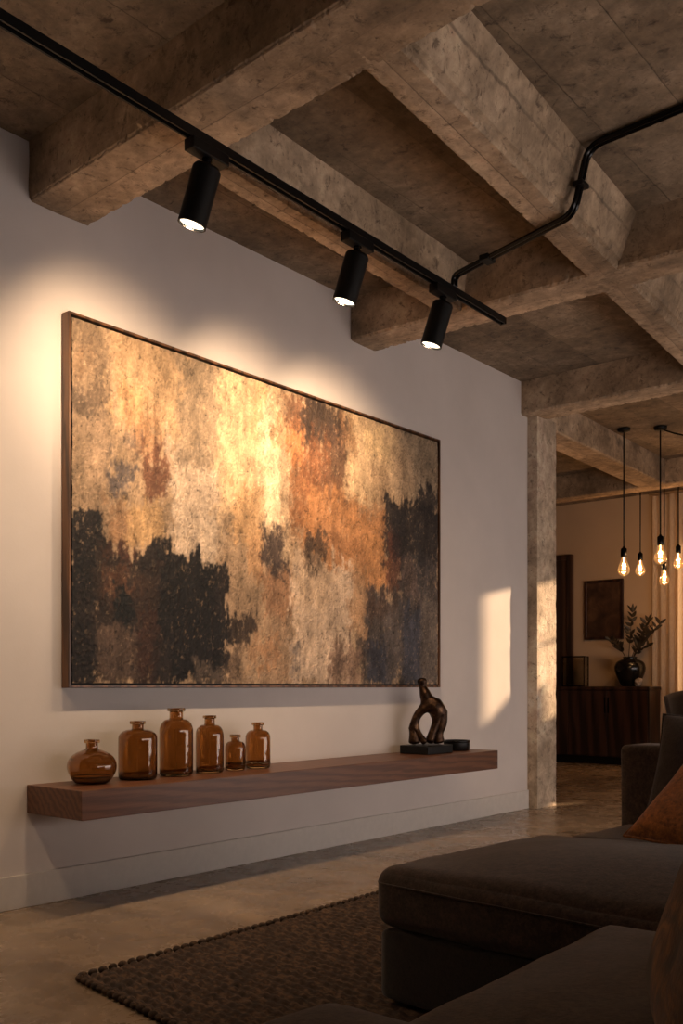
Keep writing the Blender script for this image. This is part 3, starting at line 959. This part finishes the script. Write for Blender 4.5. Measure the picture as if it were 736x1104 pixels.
# ------------------------------------------------------------------ woven rug
def rug():
    o = thing('woven_rug', 'dark brown chunky woven rug between the shelf and the sofa', 'rug', (1.118, 1.945, .0005), radians(1.0))
    W, L = 2.55, 2.75
    nx, ny = 300, 330
    V, F = [], []
    row = .042
    for i in range(nx + 1):
        for j in range(ny + 1):
            u, v = W * i / nx, L * j / ny
            a = v / row
            r = math.floor(a); fa = a - r
            b = u / .05 + (.5 if r % 2 else 0) + .25 * noise.noise(Vector((u * 3, r * 5.1, 0)))
            fb = b - math.floor(b)
            hgt = sin(pi * fa) ** .7 * (.55 + .45 * abs(sin(pi * fb)) ** .8)
            hgt *= .8 + .35 * noise.noise(Vector((math.floor(b) * 7.3, r * 3.7, 1)))
            tw = .010 * sin(2 * pi * fb)
            e = min(u, v, W - u, L - v)
            z = .003 + .021 * hgt * min(1, .35 + e / .02)
            if e <= 0: z = 0
            eb = .004 * sin(v * 2 * pi / .042) if i == 0 else 0
            ez = .005 * sin(u * 2 * pi / .034) if j == 0 else 0
            V.append((u + eb, v + tw * .3 + ez - .17 * u * (1 - v / L), z))
    for i in range(nx):
        for j in range(ny):
            a = i * (ny + 1) + j
            F.append((a, a + ny + 1, a + ny + 2, a + 1))
    t = NT('woven jute')
    c = t.coords()
    n1 = t.noise(t.coords((26, 60, 40)), 1, 3, .65); n2 = t.noise(c, 160, 3, .6); n3 = t.noise(c, 3, 3)
    col = t.ramp(n1.outputs[0], [(.28, lin((26, 18, 14))), (.5, lin((56, 41, 33))), (.72, lin((104, 80, 62)))])
    col = t.mix(.5, col, t.ramp(n3.outputs[0], [(.3, g(.4)), (.7, g(.6))]), 'OVERLAY')
    t.bsdf(Base_Color=col, Roughness=.95, Normal=t.bump(n2.outputs[0], .5, .004))
    grid_obj('weave', V, F, t.m, o)
    rr = random.Random(5)                              # beaded edge: the row ends turn over
    bm = bmesh.new()
    nb = int(L / .042)
    for k in range(nb):
        q = Matrix.Translation((-.004, L * (k + .5) / nb, .0125)) @ Matrix.Rotation(rr.uniform(-.3, .3), 4, 'Z') @ Matrix.Diagonal((.015, .019, .0125, 1))
        bmesh.ops.create_icosphere(bm, subdivisions=2, radius=1, matrix=q)
    nb = int(W / .036)
    for k in range(nb):
        u = W * (k + .5) / nb
        q = Matrix.Translation((u, -.17 * u - .004, .0125)) @ Matrix.Rotation(rr.uniform(-.3, .3), 4, 'Z') @ Matrix.Diagonal((.017, .015, .0125, 1))
        bmesh.ops.create_icosphere(bm, subdivisions=2, radius=1, matrix=q)
    obj('bound_edge', bm, t.m, o, True)
rug()

# ------------------------------------------------------------------ sofa
sf = thing('sectional_sofa', 'dark brown grey fabric sectional sofa with a projecting chaise', 'sofa', (2.05, 2.37, 0), radians(-5))
ZB = .030
def part(name, bm, m, at, parent=None, smooth=True):
    return obj(name, bm, m, parent or sf, smooth, at)
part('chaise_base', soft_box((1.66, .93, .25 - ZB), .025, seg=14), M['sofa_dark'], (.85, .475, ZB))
cc = part('chaise_cushion', soft_box((1.70, .95, .190), .055, (.085, 0), seg=36, wr=.006, seed=2, side=.012), M['sofa'], (.85, .475, .25))
def piping(w, d, z, r, parent, rad=.003, bul=.012):
    pts = []
    hw, hd = w / 2 - .0, d / 2 - .0
    def arc(cx, cy, a0, a1):
        for k in range(9):
            a = a0 + (a1 - a0) * k / 8
            pts.append((cx + r * cos(a), cy + r * sin(a), z))
    arc(hw - r, hd - r, 0, pi / 2); arc(-hw + r, hd - r, pi / 2, pi); arc(-hw + r, -hd + r, pi, 1.5 * pi); arc(hw - r, -hd + r, 1.5 * pi, 2 * pi)
    pts.append(pts[0])
    dense = []
    for a, b in zip(pts[:-1], pts[1:]):
        n = max(1, int((Vector(a) - Vector(b)).length / .04))
        for k in range(n): dense.append(Vector(a).lerp(Vector(b), k / n))
    dense.append(Vector(pts[0]))
    for p in dense:
        p.x += bul * max(0, 1 - (p.y / hd) ** 2) * (p.x / hw if abs(p.x) > hw * .95 else 0)
        p.y += bul * max(0, 1 - (p.x / hw) ** 2) * (p.y / hd if abs(p.y) > hd * .95 else 0)
    bm = bmesh.new()
    tube(bm, dense, rad, 8, caps=False)
    return obj('piping', bm, M['sofa'], parent, True)
piping(1.70, .95, .142, .055, cc)
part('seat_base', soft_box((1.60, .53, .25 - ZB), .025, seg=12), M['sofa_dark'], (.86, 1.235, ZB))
c2 = part('seat_cushion', soft_box((1.62, .54, .185), .06, (.02, 0), seg=24, wr=.005, seed=9, side=.008), M['sofa'], (.865, 1.235, .25))
part('arm', soft_box((1.70, .215, .725), .028, (.012, 0), seg=26, wr=.003, seed=4), M['sofa'], (.86, 1.625, ZB))
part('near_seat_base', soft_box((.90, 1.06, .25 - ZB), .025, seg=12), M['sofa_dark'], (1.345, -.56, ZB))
c3 = part('near_seat_cushion', soft_box((.92, 1.09, .190), .055, (.05, 0), seg=34, wr=.007, seed=5, side=.012), M['sofa'], (1.385, -.600, .25))
c3.rotation_euler = (0, 0, radians(7))
piping(.92, 1.09, .142, .055, c3)
part('near_arm', soft_box((1.0, .30, .472), .09, (.02, 0), seg=26, wr=.004, seed=12), M['sofa'], (1.40, -1.21, ZB))
part('back', soft_box((.22, 3.19, .74), .06, (.01, 0), seg=22, wr=.004, seed=6), M['sofa'], (1.94, .137, ZB))
def pil(name, label, cat, at, yaw, lean, roll, w, h, th, m, seed, group=None):
    """at = world centre; the cushion faces -y of its own frame, leans back about x, rolls about y"""
    o = thing(name, label, cat, at, 0, group)
    o.rotation_mode = 'XYZ'
    R = Matrix.Rotation(yaw, 4, 'Z') @ Matrix.Rotation(-lean, 4, 'X') @ Matrix.Rotation(roll, 4, 'Y')
    o.rotation_euler = R.to_euler()
    obj('cover', pillow_bm(w, h, th, 34, seed), m, o, True)
    bm = bmesh.new()
    tube(bm, pillow_edge(w, h), .0045, 8, caps=False)
    obj('piping', bm, m, o, True)
    return o
def SW(u, v, z):
    a = radians(-5)
    return (2.05 + u * cos(a) - v * sin(a), 2.37 + u * sin(a) + v * cos(a), z)
pil('cushion', 'large charcoal cushion leaning against the far arm of the sofa', 'cushion', SW(.555, 1.345, .66), radians(-5), radians(24), 0, .62, .50, .15, M['pillow_grey'], 3)
pil('cushion', 'smooth tan velvet cushion lying back against the charcoal one', 'cushion', SW(.80, .93, .64), radians(-6), radians(52), radians(9), .62, .56, .15, M['tan'], 6)
pil('cushion', 'mottled ochre velvet cushion cut off by the right edge, nearest the viewer', 'cushion', (3.507, 1.33, .695), radians(-62), radians(20), radians(4), .56, .50, .17, M['tan_dark'], 9)

# ------------------------------------------------------------------ pendant lights of the dining area
PN = [((.05, 8.86), 2.245, 'bare bulb pendant, leftmost of the five and hung in front of the wall'),
      ((.345, 9.02), 2.350, 'bare bulb pendant with a slanting cord at its canopy, highest of the five bulbs'),
      ((-.636, 10.90), 2.475, 'bare bulb pendant between the leftmost bulb and the highest bulb'),
      ((-.352, 10.90), 2.345, 'lowest hanging of the five bare bulb pendants'),
      ((-.188, 10.90), 2.52, 'bare bulb pendant at the right edge, in front of the curtain')]
def pendant(i, xy, zt, label):
    o = thing('pendant_light', label, 'pendant light', (xy[0], xy[1], H), 0, 'bare bulb pendants over the dining area')
    bm = bmesh.new()
    lathe(bm, [(0, 0), (.058, 0), (.062, -.006), (.058, -.028), (.02, -.040), (0, -.040)], 28)
    bmesh.ops.recalc_face_normals(bm, faces=bm.faces)
    obj('canopy', bm, M['black'], o, True)
    dz = zt - H
    bm = bmesh.new(); tube(bm, [(0, 0, -.035), (0, 0, dz + .085)], .0075, 8)
    obj('cord', bm, M['black'], o, True)
    bm = bmesh.new()
    lathe(bm, [(0, dz + .100), (.010, dz + .100), (.014, dz + .088), (.026, dz + .082), (.030, dz + .070), (.030, dz + .004), (.026, dz - .004), (0, dz - .004)], 24)
    bmesh.ops.recalc_face_normals(bm, faces=bm.faces)
    obj('socket', bm, M['black_gloss'], o, True)
    bm = bmesh.new()
    pr = [(.018, 0), (.020, -.012), (.030, -.045), (.046, -.085), (.055, -.118), (.054, -.140), (.042, -.163), (.020, -.178), (.006, -.183), (0, -.1835)]
    pr = smooth_prof(pr, 2)
    lathe(bm, [(r * 1.05, z + dz - .003) for r, z in pr], 28)
    bmesh.ops.recalc_face_normals(bm, faces=bm.faces)
    b = obj('bulb', bm, M['bulb'], o, True)
    bm = bmesh.new()
    for k in range(8):
        a, a2 = 2 * pi * k / 8, 2 * pi * (k + .5) / 8
        tube(bm, [(.008 * cos(a), .008 * sin(a), dz - .055), (.015 * cos(a2), .015 * sin(a2), dz - .125)], .0026, 6)
    tube(bm, [(0, 0, dz - .004), (0, 0, dz - .05)], .004, 6)
    obj('filament', bm, M['filament'], b, True)
    if i == 1:
        bm = bmesh.new()
        P0, P1 = Vector((.02, 0, -.03)), Vector((.80, .12, -.06))
        tube(bm, [P0.lerp(P1, k / 16) + Vector((0, 0, -.10 * 4 * (k / 16) * (1 - k / 16))) for k in range(17)], .0075, 8)
        obj('slanting_cord', bm, M['black'], o, True)
    ld = bpy.data.lights.new('bulb_lamp', 'POINT')
    ld.energy = BULB_W; ld.color = (1, .62, .36); ld.shadow_soft_size = .03
    lo = bpy.data.objects.new('bulb_lamp', ld); COL.objects.link(lo)
    lo.location = (xy[0], xy[1], zt - .10)
for i, a in enumerate(PN): pendant(i, *a)

# ------------------------------------------------------------------ back room furniture
sb = thing('sideboard', 'dark wood sideboard against the back wall', 'sideboard', (0, 11.62, 0))
X0, X1 = -3.0, -.83
obj('body', bx((X0, .02, .10), (X1, .375, .955), .004), M['dark_wood'], sb)
obj('top', bx((X0 - .01, -.005, .956), (X1 + .012, .38, .998), .004), M['dark_wood'], sb)
obj('toe_kick', bx((X0 + .05, .06, .001), (X1 - .05, .36, .0995)), M['black'], sb)
nd = 4
for k in range(nd):
    a = X0 + .012 + (X1 - X0 - .024) * k / nd; b = X0 + .012 + (X1 - X0 - .024) * (k + 1) / nd
    d = obj('cabinet_door', bx((a + .003, .0, .115), (b - .003, .0195, .945), .003), M['dark_wood'], sb)
    obj('handle', bx(((b - .03) if k % 2 == 0 else (a + .018), -.012, .66), ((b - .018) if k % 2 == 0 else (a + .030), .0, .86), .002), M['black_gloss'], d)
ST = .998
vz = thing('vase', 'round glossy black vase on the sideboard', 'vase', (-1.16, 11.83, ST + .0005))
bm = bmesh.new()
pr = smooth_prof([(0, .002), (.09, 0), (.105, .004), (.150, .09), (.190, .19), (.196, .25), (.170, .315), (.110, .345), (.082, .352), (.086, .372), (.092, .378)], 2)
lathe(bm, pr + [(r - .008, z - .004) for r, z in pr[::-1][:14]] + [(0, .30)], 44)
bmesh.ops.recalc_face_normals(bm, faces=bm.faces)
obj('pot', bm, plain('black glazed ceramic', (16, 13, 12), .22, noise_amt=.04, bump=.02), vz, True)

lf = thing('branches', 'dark leafy branches standing in the round black vase', 'branches', (-1.16, 11.83, ST + .31))
leaf_m = plain('dark olive leaf', (58, 48, 34), .55, noise_amt=.2, scale=12)
tw_m = plain('twig bark', (52, 38, 26), .8)
rnd = random.Random(11)
def leaf(bm, p, d, L, w):
    d = d.normalized()
    s = d.cross(Vector((rnd.uniform(-.4, .4), -1, rnd.uniform(-.4, .4)))).normalized()
    n = d.cross(s)
    prev = None
    for k in range(7):
        t = k / 6
        hw = w * sin(pi * min(1, t * .93 + .05)) ** .8 * (1 - .25 * t)
        c = p + d * L * t + n * (-.18 * L * t * t)
        cur = (bm.verts.new(c + s * hw + n * hw * .3), bm.verts.new(c), bm.verts.new(c - s * hw + n * hw * .3))
        if prev:
            bm.faces.new((prev[0], prev[1], cur[1], cur[0])); bm.faces.new((prev[1], prev[2], cur[2], cur[1]))
        prev = cur
STEMS = [((-.02, 0, 0), (.00, -.01, .28), (.03, 0, .64)), ((.02, 0, 0), (.12, -.02, .25), (.40, -.03, .47)), ((-.03, 0, 0), (-.10, -.01, .18), (-.24, -.02, .28)),
         ((.03, 0, 0), (.08, -.03, .20), (.22, -.05, .33)), ((0, 0, 0), (.10, .03, .30), (.22, .04, .52)), ((.02, .01, 0), (.10, -.06, .16), (.27, -.10, .20))]
for a, b, c in STEMS:
    a, b, c = Vector(a), Vector(b), Vector(c)
    pts = [a * (1 - t) ** 2 + b * 2 * t * (1 - t) + c * t * t for t in [k / 12 for k in range(13)]]
    bm = bmesh.new()
    tube(bm, pts, .004, 7, radii=[.0055 - .003 * k / 12 for k in range(13)])
    st = obj('stem', bm, tw_m, lf, True)
    bm = bmesh.new()
    for k in range(5, 13):
        p = pts[k]; d = (pts[k] - pts[k - 1]).normalized()
        for sgn in (-1, 1):
            if rnd.random() < .12: continue
            dd = d * .7 + Vector((sgn * rnd.uniform(.5, 1.0), rnd.uniform(-.5, .5), rnd.uniform(-.1, .5)))
            leaf(bm, p, dd, rnd.uniform(.07, .12), rnd.uniform(.017, .027))
    leaf(bm, pts[-1], pts[-1] - pts[-2], .11, .02)
    obj('leaves', bm, leaf_m, st, True)

on = thing('ornament', 'small pale stone ornament at the foot of the black vase', 'ornament', (-.985, 11.69, ST + .0005))
bm = bmesh.new()
bmesh.ops.create_icosphere(bm, subdivisions=4, radius=1)
for v in bm.verts:
    p = v.co.copy()
    r = 1 + .25 * noise.noise(p * 1.4) + .08 * noise.noise(p * 4)
    v.co = Vector((p.x * .052 * r + p.z * .012, p.y * .045 * r, .055 + p.z * .055 * r * (1 if p.z > 0 else .95)))
mz = min(v.co.z for v in bm.verts)
for v in bm.verts: v.co.z = max(v.co.z - mz - .006, 0)
obj('stone', bm, plain('pale stone', (150, 136, 124), .6, noise_amt=.2, scale=30), on, True)

ln = thing('glass_lantern', 'square metal edged glass lantern on the sideboard beside the dark door', 'lantern', (-1.90, 11.80, ST + .0005), radians(8))
bm = bmesh.new()
w, d, h, e = .145, .09, .40, .006
for sx in (-1, 1):
    for sy in (-1, 1):
        box(bm, (sx * w - e, sy * d - e, 0), (sx * w + e, sy * d + e, h))
for z in (0, h - 2 * e):
    for s in (-1, 1):
        box(bm, (-w + e, s * d - e, z), (w - e, s * d + e, z + 2 * e)); box(bm, (s * w - e, -d + e, z), (s * w + e, d - e, z + 2 * e))
obj('metal_frame', bm, M['black_gloss'], ln)
for s in (-1, 1):
    obj('glass_pane', bx((-w + e, s * d - .002, 2 * e), (w - e, s * d + .002, h - 2 * e)), M['clear'], ln)
    obj('glass_pane', bx((s * w - .002, -d + e, 2 * e), (s * w + .002, d - e, h - 2 * e)), M['clear'], ln)
obj('base_plate', bx((-w + e, -d + e, .0), (w - e, d - e, .005)), M['black'], ln)

pc = thing('framed_picture', 'small dark framed picture on the back wall above the sideboard', 'picture', (-1.63, YB, 1.625))
W_, H_ = .545, .79
bm = bmesh.new()
for a, b in (((-W_ / 2, -.035, 0), (-W_ / 2 + .035, -.002, H_)), ((W_ / 2 - .035, -.035, 0), (W_ / 2, -.002, H_)), ((-W_ / 2 + .035, -.035, 0), (W_ / 2 - .035, -.002, .035)), ((-W_ / 2 + .035, -.035, H_ - .035), (W_ / 2 - .035, -.002, H_))):
    box(bm, a, b, .003, 1)
obj('frame', bm, M['dark_wood'], pc)
t = NT('dark print')
c = t.coords()
n = t.noise(c, 4.5, 5, .6, .5); n2 = t.noise(t.coords((9, 1, 1.5)), 1.6, 4)
col = t.ramp(n.outputs[0], [(.3, lin((40, 28, 22))), (.5, lin((72, 50, 38))), (.68, lin((100, 74, 54)))])
col = t.mix(.6, col, t.ramp(n2.outputs[0], [(.35, g(.35)), (.65, g(.6))]), 'OVERLAY')
t.bsdf(Base_Color=col, Roughness=.4)
obj('print', bx((-W_ / 2 + .035, -.018, .035), (W_ / 2 - .035, -.010, H_ - .035)), t.m, pc)

cu = thing('curtain', 'sheer floor length curtain glowing in the far window', 'curtain', (0, YB - .05, 0))
V, F = [], []
nx, nz = 420, 24
for i in range(nx + 1):
    for j in range(nz + 1):
        x = -.94 + (1.44 + .94) * i / nx
        z = .015 + 3.42 * j / nz
        ph = x * 2 * pi / .115 + .7 * noise.noise(Vector((x * 4, z * .5, 0)))
        y = .028 * sin(ph) * (.8 + .4 * noise.noise(Vector((x * 9, 0, 3)))) + .008 * noise.noise(Vector((x * 3, z * 2, 5)))
        V.append((x + .008 * cos(2 * ph), y, z))
for i in range(nx):
    for j in range(nz):
        a = i * (nz + 1) + j
        F.append((a, a + nz + 1, a + nz + 2, a + 1))
grid_obj('cloth', V, F, M['curtain'], cu)
bm = bmesh.new(); tube(bm, [(-1.0, 0, 3.465), (1.5, 0, 3.465)], .014, 12)
obj('rod', bm, M['plaster_warm'], cu, True)

ch = thing('dining_chair', 'dark barrel backed dining chair by the curtain, partly behind the sofa', 'chair', (-.07, 11.0, 0), radians(-20))
bm = bmesh.new()
outer, inner_ = [], []
n = 36
V, F = [], []
for i in range(n + 1):
    a = radians(-20 + 220 * i / n)          # open towards -y
    for j in range(9):
        tt = j / 8
        z = .40 + (.98 - .40) * tt - .10 * tt * (abs(a - pi / 2) / 1.92) ** 2
        r = .235 + .095 * tt
        V.append((r * cos(a), r * sin(a), z))
    for j in range(9):
        tt = 1 - j / 8
        z = .40 + (.98 - .40) * tt - .10 * tt * (abs(a - pi / 2) / 1.92) ** 2
        r = .195 + .095 * tt
        V.append((r * cos(a), r * sin(a), z))
for i in range(n):
    for k in range(18):
        a, b = i * 18 + k, i * 18 + (k + 1) % 18
        F.append((a, b, b + 18, a + 18))
F.append(tuple(range(18))); F.append(tuple(n * 18 + k for k in range(18))[::-1])
o = grid_obj('backrest', V, F, M['pillow_grey'], ch, True)
b2 = bmesh.new(); b2.from_mesh(o.data); bmesh.ops.recalc_face_normals(b2, faces=b2.faces); b2.to_mesh(o.data); b2.free()
bm = bmesh.new(); lathe(bm, [(0, .395), (.18, .395), (.192, .41), (.192, .46), (.18, .478), (0, .485)], 36); bmesh.ops.recalc_face_normals(bm, faces=bm.faces)
obj('seat', bm, M['pillow_grey'], ch, True)
for sx in (-1, 1):
    for sy in (-1, 1):
        bm = bmesh.new(); tube(bm, [(sx * .14, sy * .14, .40), (sx * .20, sy * .20, 0.001)], .015, 10, radii=[.018, .011])
        obj('leg', bm, M['dark_wood'], ch, True)

# ------------------------------------------------------------------ sun, sky, output
sd = bpy.data.lights.new('sun', 'SUN')
sd.energy = SUN_W; sd.color = (1, .66, .39); sd.angle = radians(.7)
so = bpy.data.objects.new('sun', sd); COL.objects.link(so)
v = Vector((.31, 1, sqrt(1 + .31 ** 2) * math.tan(radians(10.4))))
so.rotation_euler = v.to_track_quat('Z', 'Y').to_euler()
so.location = (4, 20, 4)

wd = bpy.data.worlds.new('dusk')
SC.world = wd
wd.use_nodes = True
bg = wd.node_tree.nodes['Background']
bg.inputs[0].default_value = (.95, .72, .52, 1)
bg.inputs[1].default_value = 1.2
SC.view_settings.view_transform = 'Standard'
SC.view_settings.look = 'None'
SC.view_settings.gamma = 1
SC.view_settings.use_curve_mapping = False
SC.view_settings.exposure = EXPOSURE
SC.cycles.use_denoising = True
SC.cycles.max_bounces = 12
SC.cycles.sample_clamp_indirect = 4
SC.cycles.caustics_refractive = False
SC.cycles.caustics_reflective = False
